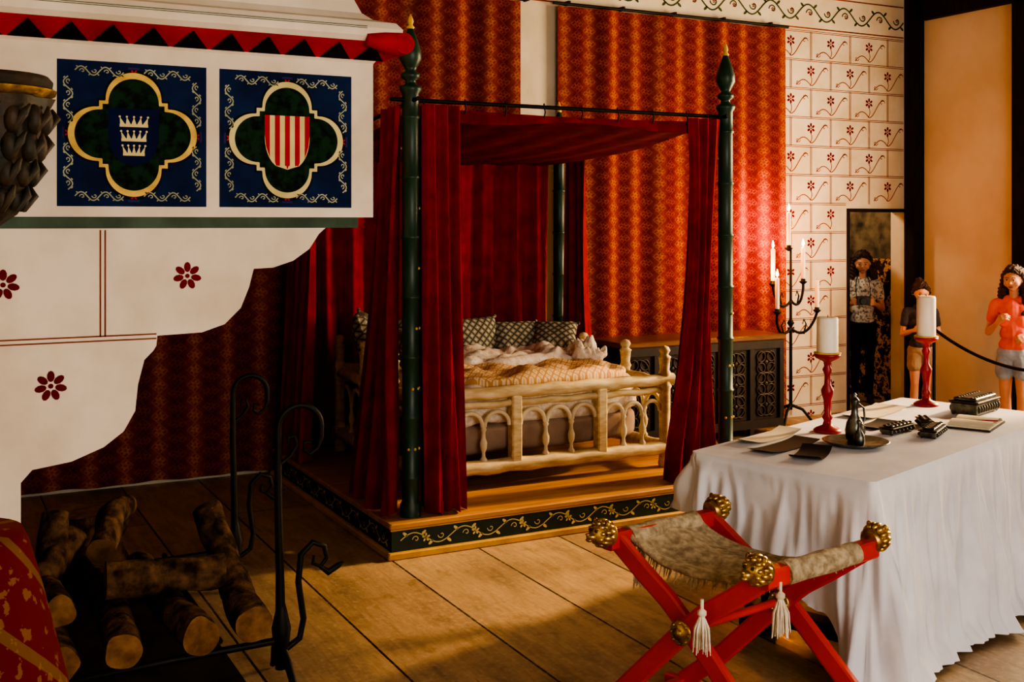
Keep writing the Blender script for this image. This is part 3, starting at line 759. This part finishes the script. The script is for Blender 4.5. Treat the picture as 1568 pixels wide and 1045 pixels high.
def cruet(a,b,h,name):
    mb=MB(); c=tab(a,b); c=(c[0],c[1],c[2]+.0105); s=h/.17
    mb.lathe([(.025*s,0),(.032*s,.01*s),(.036*s,.04*s),(.03*s,.07*s),(.014*s,.1*s),(.011*s,.13*s),(.018*s,.15*s),(.016*s,.155*s),(.012*s,.16*s),(.006*s,.165*s),(.009*s,.172*s),(.002*s,.18*s)],pewter,c,18)
    mb.tube([(c[0]+.016*s,c[1],c[2]+.14*s),(c[0]+.045*s,c[1],c[2]+.12*s),(c[0]+.05*s,c[1],c[2]+.08*s),(c[0]+.034*s,c[1],c[2]+.05*s)],.004*s,pewter,8); return mb.done(name)
cruet(.60,.40,.19,'wine_cruet'); cruet(.52,.46,.11,'wine_cruet')
def TM(a,b,rot): q=tp(a,b,TZ); return Matrix.Translation(q)@Matrix.Rotation(math.atan2(tx.y,tx.x)+rot,4,'Z')
def sheet(a,b,w,h,rot,mt,name,z=0,th=.003,curlz=.012):
    mb=MB(); M=TM(a,b,rot)
    def fn(u,v): return M@V(((u-.5)*w,(v-.5)*h,z+th+curlz*abs(2*u-1)**3))
    mb.grid(fn,14,4,mt); mb.grid(lambda u,v:fn(1-u,v)-V((0,0,th*.8)),14,4,mt); return mb.done(name)
sheet(.33,.225,.38,.12,.0,leather,'leather_portfolio'); sheet(.25,.39,.25,.12,.3,leather,'leather_portfolio',curlz=.02)
sheet(.44,.075,.40,.11,.0,paper,'parchment_sheet',curlz=.02); sheet(1.36,.11,.44,.16,.05,paper,'parchment_sheet'); sheet(1.05,.28,.24,.11,.0,leather,'leather_portfolio',curlz=.01)
def book(a,b,w,h,rot,name,dz=0):
    mb=MB(); M=TM(a,b,rot)@Matrix.Translation((0,0,dz))
    mb.box((-w/2,-h/2,0),(w/2,h/2,.008),leather,M)
    for s in (-1,1):
        mb.grid(lambda u,v:M@V((s*(u*w*.47+.002),(v-.5)*h*.94,.01+.022*sin(pi*min(1,u*1.05+.06))**.6)),12,2,paper)
        mb.box((min(0,s*w*.47),-h*.47,.008),(max(0,s*w*.47),h*.47,.012),paper,M)
    mb.tube([M@V((.0,-h*.5,.03)),M@V((0,h*.2,.02))],.003,redstick,6); return mb.done(name)
book(1.37,.60,.30,.19,.15,'open_book'); 
def casket(a,b,w,h,z,rot,name):
    mb=MB(); M=TM(a,b,rot)
    mb.bbox((-w/2,-h/2,0.006),(w/2,h/2,z*.7),pewter,.004,M); mb.bbox((-w/2-.006,-h/2-.006,z*.7),(w/2+.006,h/2+.006,z*.82),darkbronze,.003,M); mb.bbox((-w/2+.01,-h/2+.01,z*.82),(w/2-.01,h/2-.01,z),pewter,.004,M)
    n=int(w/.03)
    for i in range(n):
        for s in (-1,1):
            p=M@V((-w/2+(i+.5)*w/n,s*h/2,z*.38)); mb.sph(tuple(p),(.01,.01,z*.2),darkbronze,6,8)
            p=M@V((-w/2+(i+.5)*w/n,s*h/4,z)); mb.sph(tuple(p),(.009,.009,.004),darkbronze,6,8)
    for sx in (-1,1):
        for sy in (-1,1): p=M@V((sx*(w/2-.01),sy*(h/2-.01),.008)); mb.sph(tuple(p),.008,darkbronze,6,8)
    return mb.done(name)
casket(1.72,.46,.27,.13,.085,.0,'jewelled_casket'); casket(1.0,.56,.2,.07,.045,.2,'small_casket'); casket(.96,.42,.2,.06,.04,-.05,'small_casket'); casket(1.19,.44,.12,.05,.04,.6,'small_casket')

# ------------------------------------------------------------------ X-frame chair
xs=empty('x_frame_folding_stool')
A,B,Dd,Cc=V((2.055,3.195)),V((2.25,2.64)),V((2.505,3.27)),V((2.73,2.72))
def p3(q,z): return V((q.x,q.y,z))
mb=MB(); ts=.63
bosses=[]
for (a,b) in ((A,B),(Dd,Cc)):
    m=(a+b)/2; d=(b-a); l=d.length/2; d.normalize(); side=V((-d.y,d.x,0))
    for s,off in ((1,.014),(-1,-.014)):
        o=side*off
        P=[p3(m-d*(s*l),ts),p3(m-d*(s*l*.62),ts-.085),p3(m-d*(s*l*.28),.475),p3(m,.40),p3(m+d*(s*l*.36),.29),p3(m+d*(s*l*.85),.14),p3(m+d*(s*l*1.3),.03)]
        mb.sweep([q+o for q in P],.028,.064,side,brightred)
        mb.sweep([p3(m+d*(s*l*1.1),.02)+o,p3(m+d*(s*l*1.55),.02)+o],.03,.038,side,brightred)
    bosses.append((m,side))
for a,b in ((A,Dd),(B,Cc)):
    e=(b-a).normalized(); mb.sweep([p3(a-e*.03,ts+.0),p3(b+e*.03,ts+.0)],.058,.05,V((0,0,1)),brightred)
m1,m2=(A+B)/2,(Dd+Cc)/2; 
mb.tube([p3(m1,.40),p3(m2,.40)],.014,brightred)
for s in (-1,1):
    d=(B-A).normalized()*.295*1.3*s; mb.sweep([p3(m1+d,.02),p3(m2+d,.02)],.035,.036,V((0,0,1)),brightred)
mb.done('x_legs',xs)
mb=MB()
for k,(m,side) in enumerate(bosses):
    for sg in (-1,1):
        M=Matrix.Translation(p3(m,.40)+side*(sg*.030))@side.to_track_quat('Z','Y').to_matrix().to_4x4()@Matrix.Scale(sg,4,(0,0,1))
        mb.lathe([(.038,0),(.04,.006),(.034,.010),(.03,.008),(.024,.014),(.014,.013),(.014,.02),(.002,.024)],brass,(0,0,0),20,M=M)
        for t in range(8): mb.sph((.032*cos(t*pi/4),.032*sin(t*pi/4),.01),.006,brass,5,6,M=M)
mb.done('rosettes',xs)
mb=MB()
def lion(c,dr):
    dr=V((dr.x,dr.y,.15)).normalized(); M=Matrix.Translation(c)@dr.to_track_quat('Y','Z').to_matrix().to_4x4()@Matrix.Scale(1.12,4)
    mb.lathe([(.030,-.04),(.038,-.03),(.030,-.015)],brass,(0,0,0),14,M=M@Matrix.Rotation(-pi/2,4,'X'))
    mb.sph((0,0.0,0.0),(.035,.04,.036),brass,10,14,M=M)
    for t in range(13):
        a=2*pi*t/13; mb.sph((.034*cos(a),-.004,.034*sin(a)+.002),(.010,.022,.010),brass,6,8,M=M)
    for t in range(9):
        a=2*pi*t/9+.3; mb.sph((.027*cos(a),.014,.027*sin(a)+.004),(.008,.014,.008),brass,6,8,M=M)
    mb.sph((0,.034,-.008),(.016,.022,.013),brass,8,10,M=M)
    mb.sph((0,.054,-.002),(.007,.006,.005),brass,6,8,M=M)
    mb.sph((0,.045,-.018),(.011,.012,.006),brass,6,8,M=M)
    for sx in (-1,1):
        mb.sph((sx*.014,.034,.010),(.005,.005,.005),darkbronze,6,8,M=M); mb.sph((sx*.014,.03,.017),(.009,.009,.004),brass,6,8,M=M)
        mb.sph((sx*.028,.005,.032),(.01,.006,.012),brass,6,8,M=M)
e=(Dd-A).normalized()
for c,dr in ((A,-e),(Dd,e),(B,-e),(Cc,e)):
    lion(p3(c,ts+.03)+V((dr.x,dr.y,0))*.055,dr)
mb.done('lion_head_finials',xs)
mb=MB()
def seat(u,v):
    a=A.lerp(Dd,.14+.72*v); b=B.lerp(Cc,.14+.72*v); q=a.lerp(b,u)
    z=ts+.028-.085*(4*u*(1-u))**.75-.01*sin(v*9)+.008*noise.noise(V((u*6,v*6,0)))
    e=.012*noise.noise(V((u*20,v,2)))*(1 if v in (0,1) else 0)
    return (q.x+e,q.y,z)
mb.grid(seat,30,20,hide); mb.grid(lambda u,v:V(seat(1-u,v))-V((0,0,.022)),30,20,hide)
for vv in (0,1):
    mb.tube([V(seat(i/20,vv))-V((0,0,.011)) for i in range(21)],.014,hide,8,wob=.4)
    for i in range(80):
        p=V(seat((i+.5)/80,vv))-V((0,0,.012)); q=p+V((random.uniform(-.01,.01)+(-.012 if vv==0 else .012),random.uniform(-.01,.01),-random.uniform(.025,.055)))
        mb.tube([p,q],[.0035,.0014],hide,5)
for a,b in ((A,Dd),(B,Cc)):
    p,q=p3(a.lerp(b,.14),ts),p3(a.lerp(b,.86),ts)
    mb.tube([p.lerp(q,i/10) for i in range(11)],.037,hide,12,wob=.2)
def tassel(c,l):
    mb.tube([c+V((0,0,.01)),c+V((0,0,-.03))],.006,furw,6)
    mb.lathe([(.006,-.045),(.014,-.038),(.014,-.026),(.006,-.02)],furw,tuple(c),10)
    for k in range(46):
        a=random.uniform(0,2*pi); r=.030*math.sqrt(random.random())
        d=V((cos(a),sin(a),0)); mb.tube([c+d*.004+V((0,0,-.038)),c+d*r*.8+V((0,0,-.038-l*.35)),c+d*r+V((0,0,-.038-l*random.uniform(.8,1)))],[.003,.0032,.0016],furw,5)
for q,dz in ((A.lerp(Dd,.3),.0),(B.lerp(A,.42)+V((-.02,-.05)),-.08),(B.lerp(Cc,.12),0)):
    tassel(p3(q,ts-.02+dz)+V((-.03,-.03,0)),.12)
mb.done('hide_seat',xs)

# ------------------------------------------------------------------ people
def person(name,loc,yaw,Hh,top,bottom,bare,arms,hair='long',headturn=0,headtilt=0,extra=None,longleg=False,lean=0,step=0,hipw=1.0):
    """skeleton capsules -> voxel remesh -> one continuous surface; materials from nearest bone"""
    pr=[]
    def c(a,b,ra,rb,m): pr.append((V(a)*Hh,V(b)*Hh,ra*Hh,rb*Hh,m))
    c((-.036*hipw,.004,.505),(.036*hipw,.004,.505),.056,.056,bottom); c((-.03,.0,.555),(.03,.0,.555),.050,.050,top)
    c((-.026,-.002,.62),(.026,-.002,.62),.049,.049,top); c((-.036,-.002,.70),(.036,-.002,.70),.052,.052,top); c((0,0,.56),(0,0,.76),.052,.056,top)
    c((-.040,.002,.755),(.040,.002,.755),.048,.048,top)
    c((-.088,.006,.786),(.088,.006,.786),.031,.031,top); c((-.03,.006,.805),(.03,.006,.805),.030,.030,top)
    c((0,.008,.8),(0,.0,.872),.026,.024,skinm)
    R=Matrix.Translation(V((0,0,.87)))@Matrix.Rotation(headturn,4,'Z')@Matrix.Rotation(headtilt,4,'X')@Matrix.Translation(V((0,0,-.87)))
    def h(a,b,ra,rb,m): c(R@V(a),R@V(b),ra,rb,m)
    h((0,.010,.942),(0,.002,.930),.054,.052,skinm)
    h((0,-.020,.925),(0,-.020,.905),.040,.036,skinm)
    h((0,-.026,.884),(0,-.016,.898),.020,.034,skinm)
    h((0,-.052,.930),(0,-.062,.912),.004,.0078,skinm)
    h((-.006,-.056,.909),(.006,-.056,.909),.005,.005,skinm)
    for s in (-1,1):
        h((s*.054,.008,.925),(s*.055,.010,.910),.010,.007,skinm)
        h((s*.024,-.034,.908),(s*.022,-.034,.905),.020,.018,skinm)
    h((0,.024,.950),(0,.016,.957),.057,.054,hairm)
    for s in (-1,1):
        h((s*.014,-.026,.980),(s*.046,-.012,.955),.016,.015,hairm); h((s*.046,-.012,.955),(s*.056,.006,.925),.014,.014,hairm)
    if hair=='long':
        h((0,.040,.93),(0,.050,.79),.046,.036,hairm)
        for s in (-1,1):
            h((s*.050,.016,.935),(s*.062,.010,.86),.020,.026,hairm); h((s*.062,.010,.86),(s*.064,-.020,.77),.026,.016,hairm)
            h((s*.055,.03,.90),(s*.07,.03,.82),.028,.026,hairm); h((s*.064,-.020,.77),(s*.060,-.042,.74),.016,.012,hairm)
    else:
        h((0,.05,.975),(0,.07,.985),.03,.030,hairm); h((0,.075,.97),(0,.088,.89),.020,.012,hairm)
    for s in (-1,1):
        lm=bottom if longleg else bare; st=s*step
        hip=(s*.040*hipw,.002,.49); kn=(s*.046,-.008-st*.5,.275); an=(s*.048,.012-st,.048)
        mid=((kn[0]+an[0])/2,(kn[1]+an[1])/2+.010,.19)
        c(hip,kn,.047,.029,lm); c(kn,mid,.028,.030,lm); c(mid,an,.030,.018,lm)
        c((an[0],an[1]+.010,.024),(an[0]+s*.006,an[1]-.085,.018),.022,.017,shoe); c((an[0],an[1]-.03,.022),(an[0]+s*.006,an[1]-.065,.020),.021,.020,shoe); c((an[0],an[1],.03),(an[0],an[1],.05),.023,.021,shoe)
        if not longleg: c(hip,(s*.048,-.006-st*.25,.40),.052,.050,bottom)
    for s in (-1,1):
        el,wr,fd,cn_=arms[s]
        sh=V((s*.094,.006,.784)); el=V(el);wr=V(wr)
        c(sh.lerp(el,.3),el,.023,.0195,bare); c(el,el.lerp(wr,.35),.0195,.0195,bare); c(el.lerp(wr,.35),wr,.0195,.0125,bare)
        c(sh,sh.lerp(el,.52),.033,.030,top)
        fd=V(fd).normalized(); cn_=V(cn_); cn_=(cn_-fd*cn_.dot(fd)).normalized(); ac=fd.cross(cn_).normalized()*s
        for q in (-.7,0,.7): c(wr+ac*(q*.008),wr+fd*.046+ac*(q*.018),.0105,.0088,bare)
        for q,Lf in ((-1.5,.042),(-.5,.050),(.5,.046),(1.5,.036)):
            a=wr+fd*.046+ac*(q*.0125); b=a+(fd*.85+cn_*.45+ac*q*.06).normalized()*Lf*.5; d=b+(fd*.35+cn_*.9).normalized()*Lf*.32; e=d+(cn_-fd*.2).normalized()*Lf*.22
            c(a,b,.0062,.0056,bare); c(b,d,.0056,.0050,bare); c(d,e,.0050,.0043,bare)
        a=wr+fd*.012-ac*.014; b=a+(fd*.6-ac*.75+cn_*.25)*.03; d=b+(fd*.85+cn_*.4)*.024
        c(a,b,.0080,.0068,bare); c(b,d,.0066,.0054,bare)
    m=MB()
    for a,b,ra,rb,mt in pr:
        d=b-a; L=d.length
        q=d.to_track_quat('Z','Y').to_matrix().to_4x4() if L>1e-6 else Matrix.Identity(4)
        prof=[(max(1e-4,ra*sin(t)),-ra*cos(t)) for t in [pi/2*i/5+.02 for i in range(5)]]+[(ra,0),(rb,L)]+[(max(1e-4,rb*cos(t)),L+rb*sin(t)) for t in [pi/2*i/5-.02 for i in range(1,6)]]
        m.lathe(prof,skinm,(0,0,0),16,M=Matrix.Translation(a)@q)
    tmp=m.done('tmp'); md=tmp.modifiers.new('r','REMESH'); md.mode='VOXEL'; md.voxel_size=.0042
    sm=tmp.modifiers.new('s','SMOOTH'); sm.factor=.5; sm.iterations=4
    dg=bpy.context.evaluated_depsgraph_get(); me=D.meshes.new_from_object(tmp.evaluated_get(dg)); D.objects.remove(tmp)
    mats=[]; me.materials.clear()
    for p in pr:
        if p[4] not in mats: mats.append(p[4])
    for x in mats: me.materials.append(x)
    dat=[(a,(b-a),max((b-a).length_squared,1e-9),ra,rb,mats.index(mt)) for a,b,ra,rb,mt in pr]
    idx=[]
    for f in me.polygons:
        p=f.center; best=9;bi=0
        for a,d,l2,ra,rb,i in dat:
            t=(p-a).dot(d)/l2; t=0 if t<0 else (1 if t>1 else t)
            e_=(p-a-d*t).length-(ra+(rb-ra)*t)
            if e_<best: best=e_;bi=i
        idx.append(bi)
    me.polygons.foreach_set('material_index',idx); me.polygons.foreach_set('use_smooth',[True]*len(idx))
    hi=mats.index(hairm); cl={mats.index(x) for x in (top,bottom) if x in mats}
    vm={}
    for f,i in zip(me.polygons,idx):
        for v in f.vertices: vm[v]=i
    cs=[v.co.copy() for v in me.vertices]; nrm=[v.normal.copy() for v in me.vertices]; out=[]
    for k,(co_,nr) in enumerate(zip(cs,nrm)):
        p=co_/Hh; i=vm.get(k,-1)
        if i in cl: co_=co_+nr*(.005*Hh*noise.noise(V((p.x*20,p.y*20,p.z*11)))+.003*Hh*noise.noise(V((p.x*50,p.y*50,p.z*30))))
        elif i==hi: co_=co_+nr*(.006*Hh*noise.noise(V((p.x*60,p.y*60,p.z*26)))+.003*Hh*sin(p.z*260+8*noise.noise(V((p.x*30,p.y*30,0)))))
        out+=[co_.x,co_.y,co_.z]
    me.vertices.foreach_set('co',out); me.update()
    body=D.objects.new(name,me); scene.collection.objects.link(body)
    m=MB(); RH=Matrix.Scale(Hh,4)@R
    for s in (-1,1):
        m.sph((s*.019,-.0555,.929),(.0075,.0035,.0036),eyew,6,8,M=RH); m.sph((s*.019,-.0585,.929),(.0036,.0014,.0036),blackpaint,6,8,M=RH)
        m.tube([RH@V((s*.011,-.0580,.9335)),RH@V((s*.019,-.0595,.9345)),RH@V((s*.027,-.0555,.932))],.0010*Hh,blackpaint,5)
        m.tube([RH@V((s*.010,-.0555,.941)),RH@V((s*.019,-.0565,.944)),RH@V((s*.030,-.0505,.941))],.0015*Hh,hairm,6)
    m.tube([RH@V((-.012,-.0515,.891)),RH@V((-.004,-.0560,.8925)),RH@V((0,-.0560,.8915)),RH@V((.004,-.0560,.8925)),RH@V((.012,-.0515,.891))],.0020*Hh,lip,6)
    m.tube([RH@V((-.009,-.0510,.888)),RH@V((0,-.0550,.887)),RH@V((.009,-.0510,.888))],.0022*Hh,lip,6)
    m.done('face_features',body)
    if extra:
        m=MB(); extra(m,Hh); m.done('held_camera',body)
    body.location=loc; body.rotation_euler=(lean,0,yaw)
    return body
hold={s:((s*.125,.0,.625),(s*.072,-.125,.665),(-s*.30,-.85,.25),(-s*.9,.0,-.1)) for s in (-1,1)}
def cam(m,H):
    m.bbox((-.042*H,-.205*H,.660*H),(.042*H,-.165*H,.715*H),phone,.004); m.lathe([(.02*H,0),(.022*H,.03*H),(.02*H,.035*H)],phone,(0,0,0),14,M=Matrix.Translation((0,-.205*H,.685*H))@Matrix.Rotation(pi/2,4,'X'))
    m.tube([(-.042*H,-.18*H,.70*H),(-.045*H,-.10*H,.75*H),(-.04*H,-.045*H,.81*H),(-.03*H,.0*H,.838*H),(0,.04*H,.845*H),(.03*H,.0*H,.838*H),(.04*H,-.045*H,.81*H),(.045*H,-.10*H,.75*H),(.042*H,-.18*H,.70*H)],.0032*H,phone,6)
person('woman_with_camera',(7.83,7.86,0),-.75,1.42,shirtw,shorts_d,skinm,hold,'long',headtilt=.2,extra=cam,longleg=True,hipw=1.1,step=.02)
person('child_with_camera',(7.52,6.88,0),-.6,1.19,shirtg,shorts_k,skinm,hold,'bun',headtilt=.3,extra=cam,step=-.03)
arm3={-1:((-.135,.01,.62),(-.075,-.095,.68),(.55,-.25,.6),(.4,.5,-.3)),1:((.14,.02,.63),(.095,-.095,.60),(-.5,-.7,.1),(-.5,.3,-.6))}
person('girl_in_coral_shirt',(7.40,5.86,0),-1.05,1.36,shirtp,shorts_b,skinm,arm3,'long',headtilt=.1,headturn=-.15,step=.03)
rb_=empty('rope_barrier'); mb=MB()
for x,y in ((7.2,6.45),(7.0,4.6)):
    mb.lathe([(.13,0),(.13,.015),(.03,.03),(.014,.05),(.012,.85),(.022,.87),(.02,.9),(.003,.915)],black,(x,y,0),16)
mb.done('stanchions',rb_)
mb=MB(); a,b=V((7.2,6.45,.84)),V((7.0,4.6,.84)); mb.tube([a.lerp(b,i/20)-V((0,0,.22*4*(i/20)*(1-i/20))) for i in range(21)],.013,ropem); mb.done('rope',rb_)

# ------------------------------------------------------------------ lights
def area(name,loc,rot,sx,sy,e,c):
    l=D.lights.new(name,'AREA'); l.shape='RECTANGLE'; l.size=sx; l.size_y=sy; l.energy=e; l.color=lin(c)[:3]
    o=D.objects.new(name,l); o.location=loc; o.rotation_euler=rot; scene.collection.objects.link(o); return o
area('daylight_and_fill',(XR+.3,4.55,2.1),(0,math.radians(90),0),2.2,2.4,350,'#FFDCB0')
area('daylight_and_fill',(2.4,YF-.3,2.05),(math.radians(90),0,0),3.4,2.0,165,'#FFF1E2')  # soft fill from behind the camera, set in the added front window
l=D.lights.new('sun','SUN'); l.energy=5.0; l.angle=math.radians(3); l.color=lin('#FFD298')[:3]
o=D.objects.new('sun',l); o.rotation_euler=V((-1,.05,-.47)).to_track_quat('-Z','Y').to_euler(); o.location=(12,3,5); scene.collection.objects.link(o)
l=D.lights.new('passage_fill','POINT'); l.energy=32; l.color=lin('#FFE0B8')[:3]; l.shadow_soft_size=.15; o=D.objects.new('passage_fill',l); o.location=(7.0,8.4,2.2); scene.collection.objects.link(o)  # unseen point light added in the passage to brighten the woman
for p in lights:
    l=D.lights.new('candle_flame_light','POINT'); l.energy=7; l.color=lin('#FF9430')[:3]; l.shadow_soft_size=.03
    o=D.objects.new('candle_flame_light',l); o.location=p; scene.collection.objects.link(o)
w=D.worlds.new('World'); scene.world=w; w.use_nodes=True; w.node_tree.nodes['Background'].inputs[0].default_value=lin('#BFD0E8'); w.node_tree.nodes['Background'].inputs[1].default_value=.45
# ------------------------------------------------------------------ camera
cd=D.cameras.new('camera'); cd.sensor_width=36; cd.lens=1723/1568*36; cd.shift_y=-.1164; cd.clip_start=.05
co=D.objects.new('camera',cd); co.location=(0,0,1.7); co.rotation_euler=(pi/2,0,-math.atan2(.463,.886)); scene.collection.objects.link(co); scene.camera=co
scene.view_settings.view_transform='AgX'
scene.view_settings.look='AgX - High Contrast'
scene.view_settings.exposure=.35
